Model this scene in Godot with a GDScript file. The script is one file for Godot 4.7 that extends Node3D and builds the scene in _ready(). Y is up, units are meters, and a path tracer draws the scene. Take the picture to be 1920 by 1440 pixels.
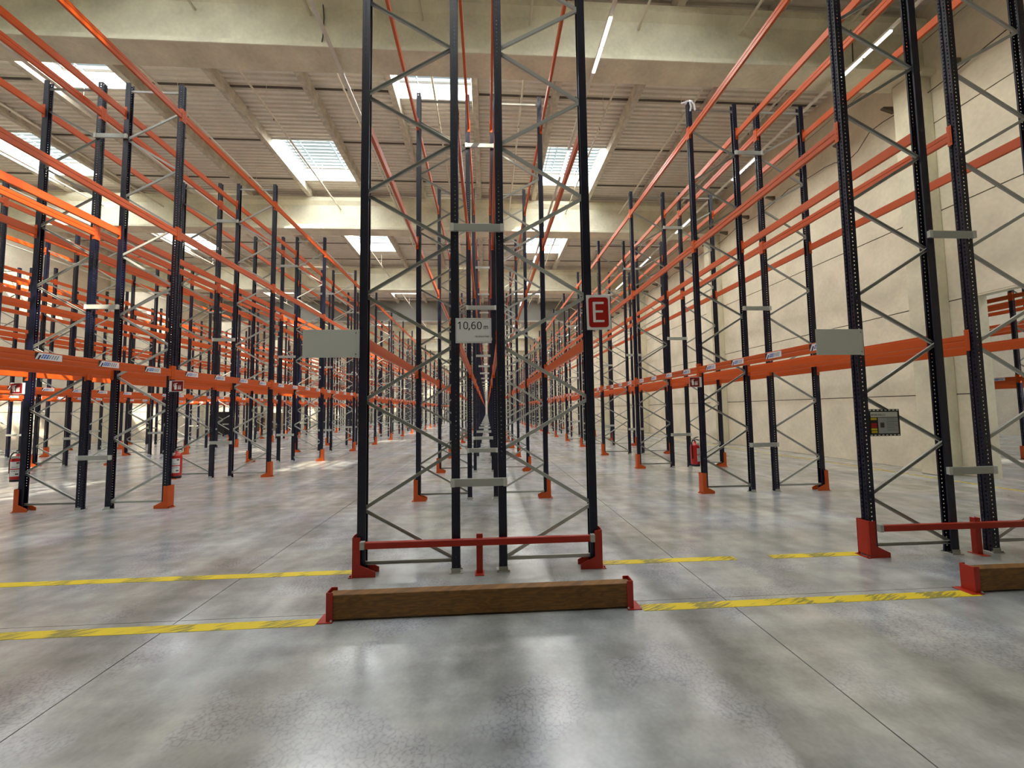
extends Node3D
# A pallet-rack warehouse hall. Units are metres, y is up, racks run along -z away from the camera.

const PITCH := 3.7            # frame to frame
const BAYS := 22
const HALF_GAP := 0.263       # rack centre line to inner uprights
const DEPTH := 1.031          # inner to outer upright
const RACK_H := 8.576
const BEAM_Z0 := -5.2         # first roof beam in view
const BEAM_PITCH := 9.95
const WALL_R := 12.1
const WALL_L := -26.2
const Z_END := -84.9
const Z_FRONT := 15.0
const SOFFIT := 10.6          # underside of the roof beams
const BEAM_TOP := 12.25
const DECK_Y := 12.58
const PURLIN0 := -0.2
const PURLIN_STEP := 2.72

var M := {}
var cache := {}
var names := {}
var rng := RandomNumberGenerator.new()

func _ready() -> void:
	rng.seed = 7
	setup_camera()
	setup_light()
	make_materials()
	build_floor()
	build_walls()
	build_roof()
	build_side_hall()
	build_racks()
	build_guards()
	build_lighting()
	build_signs()
	build_small_things()

# ---------------------------------------------------------------- camera, sky, sun, daylight
func setup_camera() -> void:
	var cam := Camera3D.new()
	cam.name = "camera"
	cam.fov = 86.732
	cam.near = 0.05
	cam.far = 400.0
	add_child(cam)
	cam.transform = Transform3D(Basis(Vector3(0.99802979, -0.01349158, 0.0612741), Vector3(0.00946585, 0.99780625, 0.06552164), Vector3(-0.06202367, -0.06481253, 0.99596807)), Vector3(0.0962, 1.7879, 4.7002))
	cam.current = true

func setup_light() -> void:
	var sky_mat := ProceduralSkyMaterial.new()
	sky_mat.sky_top_color = Color(0.86, 0.945, 1.0)
	sky_mat.sky_horizon_color = Color(0.92, 0.97, 1.0)
	sky_mat.ground_bottom_color = Color(0.5, 0.5, 0.48)
	sky_mat.ground_horizon_color = Color(0.7, 0.72, 0.72)
	sky_mat.sky_energy_multiplier = 0.5
	sky_mat.sun_angle_max = 5.0
	var sky := Sky.new()
	sky.sky_material = sky_mat
	var env := Environment.new()
	env.background_mode = Environment.BG_SKY
	env.sky = sky
	env.ambient_light_source = Environment.AMBIENT_SOURCE_DISABLED
	env.tonemap_mode = Environment.TONE_MAPPER_LINEAR
	env.tonemap_exposure = 1.0
	env.sdfgi_enabled = true
	env.ssao_enabled = true
	env.ssil_enabled = true
	var we := WorldEnvironment.new()
	we.name = "world_environment"
	we.environment = env
	add_child(we)
	var sun := DirectionalLight3D.new()
	sun.name = "sun"
	sun.light_color = Color(1.0, 0.95, 0.86)
	sun.light_energy = 8.0
	sun.light_angular_distance = 1.2
	sun.shadow_enabled = true
	add_child(sun)
	sun.look_at_from_position(Vector3.ZERO, Vector3(-9.4, -12.5, -8.5), Vector3.UP)

const DAYLIGHT_ENERGY := 30.0
const TUBE_ENERGY := 7.0
const TUBE_GLOW := 2.2

# ---------------------------------------------------------------- helpers
func numbered(parent: Node, called: String) -> String:
	var key := str(parent.get_instance_id()) + called
	var n: int = names.get(key, 0)
	names[key] = n + 1
	return called if n == 0 else "%s_%03d" % [called, n]

func thing(called: String, label: String, category: String, at := Vector3.ZERO, group := "") -> Node3D:
	var o := Node3D.new()
	o.name = numbered(self, called)
	add_child(o, true)
	o.position = at
	o.set_meta("label", label)
	o.set_meta("category", category)
	if group != "":
		o.set_meta("group", group)
	return o

func structure(called: String, label := "") -> Node3D:
	var o := Node3D.new()
	o.name = numbered(self, called)
	add_child(o, true)
	o.set_meta("kind", "structure")
	if label != "":
		o.set_meta("label", label)
	return o

func node(parent: Node3D, called: String, at := Vector3.ZERO) -> Node3D:
	var o := Node3D.new()
	o.name = numbered(parent, called)
	parent.add_child(o, true)
	o.position = at
	return o

func part(parent: Node3D, called: String, mesh: Mesh, mat: Material, xf := Transform3D.IDENTITY, label := "") -> MeshInstance3D:
	var o := MeshInstance3D.new()
	o.name = numbered(parent, called)
	o.mesh = mesh
	o.material_override = mat
	parent.add_child(o, true)
	o.transform = xf
	if label != "":
		o.set_meta("label", label)
	return o

func tag(o: Node3D, label: String, category: String, group := "") -> void:
	o.set_meta("label", label)
	o.set_meta("category", category)
	if group != "":
		o.set_meta("group", group)

func at(x: float, y: float, z: float) -> Transform3D:
	return Transform3D(Basis.IDENTITY, Vector3(x, y, z))

func quad(st: SurfaceTool, a: Vector3, b: Vector3, c: Vector3, d: Vector3) -> void:
	# a, b, c, d run clockwise as seen from the front
	var n := (c - a).cross(b - a).normalized()
	var lu := (b - a).length()
	var lv := (d - a).length()
	var uv := [Vector2(0, 0), Vector2(lu, 0), Vector2(lu, lv), Vector2(0, lv)]
	var p := [a, b, c, d]
	for k in [0, 1, 2, 0, 2, 3]:
		st.set_normal(n)
		st.set_uv(uv[k])
		st.add_vertex(p[k])

func add_box(st: SurfaceTool, lo: Vector3, hi: Vector3) -> void:
	var x0 := lo.x; var y0 := lo.y; var z0 := lo.z
	var x1 := hi.x; var y1 := hi.y; var z1 := hi.z
	quad(st, Vector3(x0, y1, z1), Vector3(x1, y1, z1), Vector3(x1, y0, z1), Vector3(x0, y0, z1))
	quad(st, Vector3(x1, y1, z0), Vector3(x0, y1, z0), Vector3(x0, y0, z0), Vector3(x1, y0, z0))
	quad(st, Vector3(x0, y1, z0), Vector3(x0, y1, z1), Vector3(x0, y0, z1), Vector3(x0, y0, z0))
	quad(st, Vector3(x1, y1, z1), Vector3(x1, y1, z0), Vector3(x1, y0, z0), Vector3(x1, y0, z1))
	quad(st, Vector3(x0, y1, z0), Vector3(x1, y1, z0), Vector3(x1, y1, z1), Vector3(x0, y1, z1))
	quad(st, Vector3(x0, y0, z1), Vector3(x1, y0, z1), Vector3(x1, y0, z0), Vector3(x0, y0, z0))

func new_st() -> SurfaceTool:
	var st := SurfaceTool.new()
	st.begin(Mesh.PRIMITIVE_TRIANGLES)
	return st

func box(sx: float, sy: float, sz: float, bevel := 0.0) -> Mesh:
	# centred box, optionally with chamfered edges
	var key := "box %.4f %.4f %.4f %.4f" % [sx, sy, sz, bevel]
	if cache.has(key):
		return cache[key]
	var st := new_st()
	var h := Vector3(sx, sy, sz) / 2.0
	if bevel <= 0.0:
		add_box(st, -h, h)
	else:
		add_chamfered(st, h, bevel)
	cache[key] = st.commit()
	return cache[key]

func add_chamfered(st: SurfaceTool, h: Vector3, b: float, c := Vector3.ZERO) -> void:
	var faces := []
	for axis in 3:
		var u := (axis + 1) % 3
		var v := (axis + 2) % 3
		for s in [-1.0, 1.0]:
			var ring := []
			for q in [[-1.0, -1.0], [1.0, -1.0], [1.0, 1.0], [-1.0, 1.0]]:
				var p := Vector3.ZERO
				p[axis] = s * h[axis]
				p[u] = q[0] * (h[u] - b)
				p[v] = q[1] * (h[v] - b)
				ring.append(p)
			faces.append(ring)
			# edge chamfers along v, shared between axis and u
		for s1 in [-1.0, 1.0]:
			for s2 in [-1.0, 1.0]:
				var ring2 := []
				for q in [[0, -1.0], [1, -1.0], [1, 1.0], [0, 1.0]]:
					var p := Vector3.ZERO
					p[axis] = s1 * (h[axis] - (0.0 if q[0] == 0 else b))
					p[u] = s2 * (h[u] - (b if q[0] == 0 else 0.0))
					p[v] = q[1] * (h[v] - b)
					ring2.append(p)
				faces.append(ring2)
	for f in faces:
		poly(st, f, c)
	for sx in [-1.0, 1.0]:
		for sy in [-1.0, 1.0]:
			for sz in [-1.0, 1.0]:
				poly(st, [Vector3(sx * h.x, sy * (h.y - b), sz * (h.z - b)), Vector3(sx * (h.x - b), sy * h.y, sz * (h.z - b)), Vector3(sx * (h.x - b), sy * (h.y - b), sz * h.z)], c)

func poly(st: SurfaceTool, ring: Array, c := Vector3.ZERO) -> void:
	# convex ring round the origin: turned so that its front looks away from the origin
	var mid := Vector3.ZERO
	for p in ring:
		mid += p
	mid /= ring.size()
	var n: Vector3 = (ring[2] - ring[0]).cross(ring[1] - ring[0]).normalized()
	var r := ring.duplicate()
	if n.dot(mid) < 0.0:
		r.reverse()
		n = -n
	for k in range(1, r.size() - 1):
		for q in [r[0], r[k], r[k + 1]]:
			st.set_normal(n)
			st.set_uv(Vector2(q.x + q.z, q.y))
			st.add_vertex(q + c)

func extrude(st: SurfaceTool, pts: PackedVector2Array, axis: String, from: float, to: float) -> void:
	# a closed polygon pulled along x, y or z; polygon axes are (z, y) for x, (x, z) for y and (x, y) for z
	var put := func(p: Vector2, t: float) -> Vector3:
		if axis == "x":
			return Vector3(t, p.y, p.x)
		if axis == "y":
			return Vector3(p.x, t, p.y)
		return Vector3(p.x, p.y, t)
	var n := pts.size()
	var area := 0.0
	for k in n:
		area += pts[k].cross(pts[(k + 1) % n])
	var flip := (area > 0.0) != (axis == "z")
	for k in n:
		var a: Vector2 = pts[k]
		var b: Vector2 = pts[(k + 1) % n]
		if flip:
			quad(st, put.call(a, from), put.call(b, from), put.call(b, to), put.call(a, to))
		else:
			quad(st, put.call(b, from), put.call(a, from), put.call(a, to), put.call(b, to))
	var tri := Geometry2D.triangulate_polygon(pts)
	for e in [[from, -1.0], [to, 1.0]]:
		for k in range(0, tri.size(), 3):
			var q := [put.call(pts[tri[k]], e[0]), put.call(pts[tri[k + 1]], e[0]), put.call(pts[tri[k + 2]], e[0])]
			var nn: Vector3 = (q[2] - q[0]).cross(q[1] - q[0]).normalized()
			var want := Vector3(e[1], 0, 0) if axis == "x" else (Vector3(0, e[1], 0) if axis == "y" else Vector3(0, 0, e[1]))
			if nn.dot(want) < 0.0:
				q.reverse()
			for v in q:
				st.set_normal(want)
				st.set_uv(Vector2(v.x + v.z, v.y))
				st.add_vertex(v)

func prism(pts: PackedVector2Array, axis: String, from: float, to: float) -> Mesh:
	var st := new_st()
	extrude(st, pts, axis, from, to)
	return st.commit()

func lathe(profile: PackedVector2Array, sides := 20) -> Mesh:
	# profile of (radius, height) from bottom to top
	var st := new_st()
	st.set_smooth_group(0)
	for i in profile.size() - 1:
		for k in sides:
			var a0 := TAU * k / sides
			var a1 := TAU * (k + 1) / sides
			var p := profile[i]
			var q := profile[i + 1]
			var v := [Vector3(cos(a0) * p.x, p.y, sin(a0) * p.x), Vector3(cos(a1) * p.x, p.y, sin(a1) * p.x), Vector3(cos(a1) * q.x, q.y, sin(a1) * q.x), Vector3(cos(a0) * q.x, q.y, sin(a0) * q.x)]
			for t in [0, 1, 2, 0, 2, 3]:
				st.set_uv(Vector2(float(k) / sides, p.y))
				st.add_vertex(v[t])
	st.index()
	st.generate_normals()
	return st.commit()

func tube(points: Array, r: float, sides := 6) -> Mesh:
	var st := new_st()
	for i in points.size() - 1:
		var a: Vector3 = points[i]
		var b: Vector3 = points[i + 1]
		var d := (b - a).normalized()
		var u := d.cross(Vector3.UP if absf(d.y) < 0.9 else Vector3.RIGHT).normalized()
		var w := d.cross(u)
		for k in sides:
			var a0 := TAU * k / sides
			var a1 := TAU * (k + 1) / sides
			var o0 := (u * cos(a0) + w * sin(a0)) * r
			var o1 := (u * cos(a1) + w * sin(a1)) * r
			quad(st, a + o0, a + o1, b + o1, b + o0)
	return st.commit()

func text_mesh(words: String, height: float, depth := 0.002, font_name := "Droid Sans") -> TextMesh:
	var t := TextMesh.new()
	var f := SystemFont.new()
	f.font_names = PackedStringArray([font_name])
	t.font = f
	t.text = words
	t.font_size = 32
	t.pixel_size = height / 32.0 * 1.37
	t.depth = depth
	return t

# ---------------------------------------------------------------- materials
func mat(color: Color, rough := 0.6, metal := 0.0) -> StandardMaterial3D:
	var m := StandardMaterial3D.new()
	m.albedo_color = color
	m.roughness = rough
	m.metallic = metal
	return m

func noise_image(size: int, freq: float, octaves: int, seed_: int, kind := FastNoiseLite.TYPE_SIMPLEX_SMOOTH) -> Image:
	var n := FastNoiseLite.new()
	n.noise_type = kind
	n.seed = seed_
	n.frequency = freq
	n.fractal_octaves = octaves
	if kind == FastNoiseLite.TYPE_CELLULAR:
		n.cellular_return_type = FastNoiseLite.RETURN_DISTANCE2_SUB
		n.fractal_type = FastNoiseLite.FRACTAL_NONE
	var im := n.get_seamless_image(size, size, false, false, 0.15, true)
	im.convert(Image.FORMAT_L8)
	return im

func tinted(base: Color, size: int, layers: Array, seed_: int) -> ImageTexture:
	# base colour varied by noise layers of [frequency, octaves, strength]
	var ims := []
	for k in layers.size():
		ims.append(noise_image(size, layers[k][0], layers[k][1], seed_ + k).get_data())
	var out := PackedByteArray()
	out.resize(size * size * 3)
	var n := layers.size()
	for p in size * size:
		var f := 1.0
		for k in n:
			f += (ims[k][p] / 255.0 - 0.5) * layers[k][2]
		out[p * 3] = clampi(int(base.r * 255.0 * f), 0, 255)
		out[p * 3 + 1] = clampi(int(base.g * 255.0 * f), 0, 255)
		out[p * 3 + 2] = clampi(int(base.b * 255.0 * f), 0, 255)
	return ImageTexture.create_from_image(Image.create_from_data(size, size, false, Image.FORMAT_RGB8, out))

func grainy(base: Color, rough: float, scale: float, layers: Array, seed_: int, size := 256) -> StandardMaterial3D:
	var m := mat(Color.WHITE, rough)
	m.albedo_texture = tinted(base, size, layers, seed_)
	m.uv1_triplanar = true
	m.uv1_world_triplanar = true
	m.uv1_scale = Vector3.ONE * scale
	return m

func stretched(w: int, h: int, s: int, freq: float, octaves: int, seed_: int) -> PackedByteArray:
	# seamless noise drawn out along one axis
	var n := FastNoiseLite.new()
	n.seed = seed_
	n.frequency = freq
	n.fractal_octaves = octaves
	var im := n.get_seamless_image(w, h, false, false, 0.15, true)
	im.convert(Image.FORMAT_L8)
	im.resize(s, s, Image.INTERPOLATE_BILINEAR)
	return im.get_data()

func floor_texture() -> Array:
	# polished concrete, 12 m to the tile: cloudy tone, trowel streaks along x, tyre bands along z, crazed patches
	var s := 1536
	var cloud := noise_image(s, 0.0045, 3, 11).get_data()
	var warm := noise_image(s, 0.003, 3, 12).get_data()
	var along_x := stretched(128, s, s, 0.025, 4, 13)
	var along_z := stretched(s, 96, s, 0.010, 3, 18)
	var crackle := noise_image(s, 0.21, 1, 14, FastNoiseLite.TYPE_CELLULAR).get_data()
	var patch := noise_image(s, 0.006, 3, 15).get_data()
	var fine := noise_image(s, 0.2, 2, 16).get_data()
	var blot := noise_image(s, 0.02, 4, 17).get_data()
	var out := PackedByteArray()
	out.resize(s * s * 3)
	var ro := PackedByteArray()
	ro.resize(s * s)
	for p in s * s:
		var sx: float = along_x[p] / 255.0 - 0.5
		var sz: float = along_z[p] / 255.0 - 0.5
		var c: float = cloud[p] / 255.0 - 0.5
		var w: float = warm[p] / 255.0 - 0.5
		var b: float = blot[p] / 255.0 - 0.5
		var f: float = 1.0 + c * 0.25 + sx * 0.13 + sz * 0.24 + b * 0.22 + (fine[p] / 255.0 - 0.5) * 0.07
		var pt: float = smoothstep(0.56, 0.72, patch[p] / 255.0)
		if pt > 0.0 and crackle[p] < 34:
			f -= pt * 0.17 * (1.0 - crackle[p] / 34.0)
		f += pt * 0.04
		out[p * 3] = clampi(int(164.0 * f * (1.0 + w * 0.05)), 0, 255)
		out[p * 3 + 1] = clampi(int(167.0 * f), 0, 255)
		out[p * 3 + 2] = clampi(int(164.0 * f * (1.0 - w * 0.09 + pt * 0.03)), 0, 255)
		ro[p] = clampi(int(57.0 - pt * 5.0 + b * 12.0 - c * 12.0 + sz * 10.0), 42, 66)
	return [ImageTexture.create_from_image(Image.create_from_data(s, s, false, Image.FORMAT_RGB8, out)), ImageTexture.create_from_image(Image.create_from_data(s, s, false, Image.FORMAT_L8, ro))]

func wood_texture() -> ImageTexture:
	var w := 512
	var h := 128
	var n := FastNoiseLite.new()
	n.seed = 4
	n.frequency = 0.02
	n.fractal_octaves = 4
	var im := Image.create(w, h, false, Image.FORMAT_RGB8)
	for y in h:
		for x in w:
			var warp := n.get_noise_2d(x * 0.35, y * 1.2) * 26.0
			var ring := sin((y + warp) * 0.55) * 0.5 + 0.5
			var fibre := n.get_noise_2d(x * 0.6, y * 14.0)
			var f := 0.80 + ring * 0.16 + fibre * 0.16
			im.set_pixel(x, y, Color(0.545 * f, 0.375 * f, 0.16 * f))
	for k in [[90, 60, 5], [300, 40, 4], [430, 84, 4]]:
		for dy in range(-6, 7):
			for dx in range(-9, 10):
				var d := sqrt(dx * dx * 0.35 + dy * dy)
				if d < k[2]:
					im.set_pixel(k[0] + dx, k[1] + dy, Color(0.24, 0.13, 0.06))
	return ImageTexture.create_from_image(im)

func paint_texture() -> ImageTexture:
	# road-yellow floor paint scuffed by tyres in slanting strokes
	var w := 512
	var h := 32
	var n := FastNoiseLite.new()
	n.seed = 9
	n.frequency = 0.05
	n.fractal_octaves = 3
	var im := Image.create(w, h, false, Image.FORMAT_RGB8)
	for y in h:
		for x in w:
			var scuff := n.get_noise_2d((x + y * 2.2) * 1.6, y * 0.5)
			var worn := n.get_noise_2d(x * 0.22, 900.0)
			var t := clampf((scuff + worn * 1.2 - 0.17) * 3.0, 0.0, 0.85)
			im.set_pixel(x, y, Color(0.90, 0.80, 0.14).lerp(Color(0.52, 0.50, 0.27), t))
	return ImageTexture.create_from_image(im)

func make_materials() -> void:
	M.wall = grainy(Color(0.90, 0.87, 0.78), 0.85, 0.22, [[0.012, 4, 0.10], [0.12, 2, 0.05]], 21)
	M.concrete = grainy(Color(0.88, 0.86, 0.76), 0.85, 0.3, [[0.012, 4, 0.12], [0.1, 3, 0.06]], 31)
	M.purlin = grainy(Color(0.76, 0.73, 0.66), 0.9, 0.5, [[0.02, 4, 0.22], [0.15, 2, 0.12]], 41)
	M.deck = grainy(Color(0.88, 0.855, 0.80), 0.5, 0.25, [[0.015, 4, 0.10], [0.1, 2, 0.04]], 51)
	M.joint = mat(Color(0.36, 0.33, 0.29), 0.9)
	M.groove = mat(Color(0.13, 0.13, 0.12), 0.95)
	M.backing = mat(Color(0.30, 0.28, 0.24), 0.95)
	var ft := floor_texture()
	M.floor = mat(Color.WHITE, 1.0)
	M.floor.albedo_texture = ft[0]
	M.floor.roughness_texture = ft[1]
	M.floor.uv1_triplanar = true
	M.floor.uv1_world_triplanar = true
	M.floor.uv1_scale = Vector3.ONE / 12.0
	M.floor.metallic_specular = 0.6
	M.blue = mat(Color(0.04, 0.062, 0.16), 0.42)
	M.orange = mat(Color(0.81, 0.335, 0.085), 0.42)
	M.red = mat(Color(0.67, 0.15, 0.055), 0.45)
	M.galv = mat(Color(0.70, 0.71, 0.68), 0.40)
	M.plate = mat(Color(0.84, 0.85, 0.82), 0.5)
	M.bolt = mat(Color(0.75, 0.75, 0.73), 0.35, 0.8)
	M.black = mat(Color(0.05, 0.05, 0.055), 0.5)
	M.white = mat(Color(0.96, 0.96, 0.95), 0.5)
	M.trunking = mat(Color(0.86, 0.85, 0.80), 0.5)
	M.pipe = mat(Color(0.84, 0.81, 0.73), 0.5)
	M.sign_red = mat(Color(0.72, 0.05, 0.06), 0.35)
	M.ext_red = mat(Color(0.78, 0.06, 0.06), 0.25)
	M.ext_red.clearcoat_enabled = true
	M.ext_red.clearcoat = 0.6
	M.curtain = mat(Color(0.52, 0.51, 0.48), 0.9)
	M.glass = mat(Color(0.93, 0.98, 1.0, 0.02), 0.0)
	M.glass.transparency = BaseMaterial3D.TRANSPARENCY_ALPHA
	M.bar = mat(Color(0.60, 0.67, 0.71), 0.5)
	M.curb = mat(Color(0.92, 0.92, 0.90), 0.6)
	M.tube = mat(Color(1, 1, 1), 0.4)
	M.tube.emission_enabled = true
	M.tube.emission = Color(1.0, 0.99, 0.96)
	M.tube.emission_energy_multiplier = TUBE_GLOW
	M.cable = mat(Color(0.30, 0.28, 0.25), 0.7)
	M.bracket = mat(Color(0.47, 0.44, 0.37), 0.8)
	M.crate = mat(Color(0.06, 0.06, 0.065), 0.6)
	M.pallet = grainy(Color(0.78, 0.69, 0.55), 0.8, 1.0, [[0.03, 3, 0.25]], 61, 128)
	M.plastic = mat(Color(0.92, 0.92, 0.92), 0.4)
	M.timber = mat(Color.WHITE, 0.62)
	M.timber.albedo_texture = wood_texture()
	M.timber.uv1_scale = Vector3(0.5, 2.2, 1)
	M.paint = mat(Color.WHITE, 0.5)
	M.paint.albedo_texture = paint_texture()
	M.paint.uv1_scale = Vector3(0.45, 7.0, 1)

# ---------------------------------------------------------------- floor
func build_floor() -> void:
	var f := structure("floor", "polished grey concrete slab with saw-cut joints and yellow lines")
	part(f, "sub_base", box(WALL_R - WALL_L + 20.0, 0.3, Z_FRONT - Z_END, 0.0), M.groove, at((WALL_R + WALL_L) / 2.0 + 9.0, -0.158, (Z_FRONT + Z_END) / 2.0))
	var xs := [WALL_L - 0.3]
	var k := -4
	while -2.6 + 4.9 * k < WALL_R + 18.0:
		if -2.6 + 4.9 * k > WALL_L:
			xs.append(-2.6 + 4.9 * k)
		k += 1
	xs.append(WALL_R + 18.5)
	var zs := [Z_FRONT, 0.865, -18.7, -38.4, -58.1, Z_END]
	for i in xs.size() - 1:
		for j in zs.size() - 1:
			var x0: float = xs[i] + 0.0045
			var x1: float = xs[i + 1] - 0.0045
			var z1: float = zs[j] - 0.003
			var z0: float = zs[j + 1] + 0.003
			part(f, "slab", box(x1 - x0, 0.04, z1 - z0), M.floor, at((x0 + x1) / 2.0, -0.02, (z0 + z1) / 2.0))
	# painted walkway lines
	for r in [[-30.0 + 4.0, -1.42, -0.095], [1.42, 3.02, -0.09], [3.46, 4.58, -0.085], [WALL_L, -1.37, 1.0], [1.47, 4.70, 1.0], [7.34, 12.0, 1.0], [7.34, 12.0, -0.09]]:
		var x0: float = r[0]
		var x1: float = r[1]
		part(f, "painted_line", box(x1 - x0, 0.003, 0.12), M.paint, at((x0 + x1) / 2.0, 0.0012, r[2]), "worn yellow paint line")
	part(f, "painted_line", box(0.1, 0.003, 60.0), M.paint, at(11.0, 0.0012, -32.0), "worn yellow paint line")

# ---------------------------------------------------------------- walls and columns
func beam_z(i: int) -> float:
	return BEAM_Z0 - BEAM_PITCH * i

func panel_wall(called: String, label: String, face: float, side: float, opening: bool) -> void:
	var w := structure(called, label)
	var joints := [0.0, 2.05, 4.46, 6.9, 9.3, 11.7, 12.75]
	for i in range(-2, 9):
		var za := beam_z(i)
		var zb: float = maxf(beam_z(i + 1), Z_END)
		if i == -2:
			za = minf(za, Z_FRONT)
		for j in joints.size() - 1:
			var y0: float = joints[j] + 0.012
			var y1: float = joints[j + 1] - 0.012
			if j == 0:
				y0 = 0.0
			var spans := [[za - 0.012, zb + 0.012]]
			if opening and i == -1 and j < 2:
				spans = [[za - 0.012, 1.6], [-4.42, zb + 0.012]]
			for s in spans:
				part(w, "wall_panel", box(0.12, y1 - y0, s[0] - s[1], 0.006), M.wall, at(face + side * 0.06, (y0 + y1) / 2.0, (s[0] + s[1]) / 2.0))
	# the dark filler seen in the joints
	if opening:
		for b in [[Z_FRONT, 1.6, 0.0, 12.75], [1.6, -4.42, 4.46, 12.75], [-4.42, Z_END, 0.0, 12.75]]:
			part(w, "wall_core", box(0.2, b[3] - b[2], b[0] - b[1]), M.backing, at(face + side * 0.125, (b[2] + b[3]) / 2.0, (b[0] + b[1]) / 2.0))
		part(w, "reveal", box(0.27, 4.46, 0.03), M.wall, at(face + side * 0.138, 2.23, -4.409))
		part(w, "reveal", box(0.27, 4.46, 0.03), M.wall, at(face + side * 0.138, 2.23, 1.589))
		part(w, "reveal", box(0.27, 0.03, 6.0), M.wall, at(face + side * 0.138, 4.452, -1.41))
	else:
		part(w, "wall_core", box(0.2, 12.75, Z_FRONT - Z_END), M.backing, at(face + side * 0.125, 12.75 / 2.0, (Z_FRONT + Z_END) / 2.0))

func build_walls() -> void:
	panel_wall("wall_right", "cream precast panel wall beside the rack with the load notice", WALL_R, 1.0, true)
	panel_wall("wall_left", "cream precast panel wall at the sunlit side of the hall", WALL_L, -1.0, false)
	var b := structure("wall_back", "cream end wall far behind the racks")
	part(b, "wall_panel", box(WALL_R - WALL_L + 0.6, 12.8, 0.3), M.wall, at((WALL_R + WALL_L) / 2.0, 6.4, Z_END - 0.15))
	var f := structure("wall_front", "cream wall at the entrance end of the hall")
	part(f, "wall_panel", box(WALL_R - WALL_L + 0.6, 12.8, 0.3), M.wall, at((WALL_R + WALL_L) / 2.0, 6.4, Z_FRONT + 0.15))
	for i in range(-1, 9):
		for s in [-1.0, 1.0]:
			var c := structure("column", "square precast concrete column against the panel wall")
			var x: float = WALL_R - 0.32 if s > 0 else WALL_L + 0.32
			part(c, "shaft", box(0.64, SOFFIT, 0.46, 0.02), M.concrete, at(x, SOFFIT / 2.0, beam_z(i)))

# ---------------------------------------------------------------- roof
const HOLE := {"none": [], "deep": [5.95, 8.85], "near": [0.75, 3.65], "mid": [4.4, 7.3]}

func deck_mesh(kind: String, width: float) -> Mesh:
	var key := "deck %s %.3f" % [kind, width]
	if cache.has(key):
		return cache[key]
	var st := new_st()
	var h: Array = HOLE[kind]
	var runs := [[0.0, BEAM_PITCH]] if h.is_empty() else [[0.0, h[0]], [h[1], BEAM_PITCH]]
	for r in runs:
		var z: float = r[0]
		var to: float = r[1]
		var w := width / 2.0
		var rib := 0.2073
		var a := Vector2(z, 0.0)
		while a.x < to - 0.001:
			for step in [[0.085, 0.0], [0.03, 0.055], [0.0623, 0.055], [0.03, 0.0]]:
				var b := Vector2(minf(a.x + step[0], to), step[1])
				quad(st, Vector3(-w, a.y, -a.x), Vector3(-w, b.y, -b.x), Vector3(w, b.y, -b.x), Vector3(w, a.y, -a.x))
				a = b
				if a.x >= to:
					break
		add_box(st, Vector3(-w, 0.058, -to), Vector3(w, 0.16, -z))
	cache[key] = st.commit()
	return cache[key]

func slot_kind(bay: int, s: int) -> String:
	var m := posmod(s, 4)
	if bay < -1 or s > 2:
		return "none"
	if m == 1:
		return "deep" if bay == 0 else "mid"
	if m == 3:
		return "near"
	return "none"

func build_roof() -> void:
	var c := structure("ceiling", "ribbed metal roof deck on concrete purlins")
	# purlins run along z every 2.72 m, the deck spans between them
	var lines := [WALL_L]
	for k in range(-9, 5):
		lines.append(PURLIN0 + PURLIN_STEP * k)
	lines.append(WALL_R)
	for bay in range(-2, 8):
		var z0 := beam_z(bay)
		for i in lines.size() - 1:
			var x0: float = lines[i]
			var x1: float = lines[i + 1]
			var kind := "none"
			if i > 0 and i < lines.size() - 2:
				kind = slot_kind(bay, i - 10)
			part(c, "deck_sheet", deck_mesh(kind, x1 - x0), M.deck, at((x0 + x1) / 2.0, DECK_Y, z0))
			if kind != "none":
				skylight((x0 + x1) / 2.0, z0 - HOLE[kind][0], z0 - HOLE[kind][1])
			for t in [3.35, 6.05, 8.75]:
				if kind == "none" or t < HOLE[kind][0] - 0.1 or t > HOLE[kind][1] + 0.1:
					part(c, "deck_lap", box(x1 - x0 - 0.2, 0.03, 0.07), M.joint, at((x0 + x1) / 2.0, DECK_Y - 0.012, z0 - t))
		for i in range(1, lines.size() - 1):
			part(c, "purlin", prism_cached("purlin"), M.purlin, at(lines[i], BEAM_TOP, z0 - BEAM_PITCH / 2.0))
	for i in range(-2, 9):
		var b := structure("roof_beam", "deep precast concrete roof girder across the hall")
		part(b, "girder", prism_cached("girder"), M.concrete, at(0, 0, beam_z(i)))
	var e := thing("smoke_curtain", "grey smoke curtain hung across the hall under the roof", "curtain", Vector3(0, 0, beam_z(3) + 0.46))
	part(e, "fabric", box(WALL_R - WALL_L - 1.4, 1.86, 0.02), M.curtain, at((WALL_R + WALL_L) / 2.0, 11.48, 0))
	part(e, "bottom_bar", box(WALL_R - WALL_L - 1.4, 0.06, 0.05, 0.005), M.galv, at((WALL_R + WALL_L) / 2.0, 10.525, 0))

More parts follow.
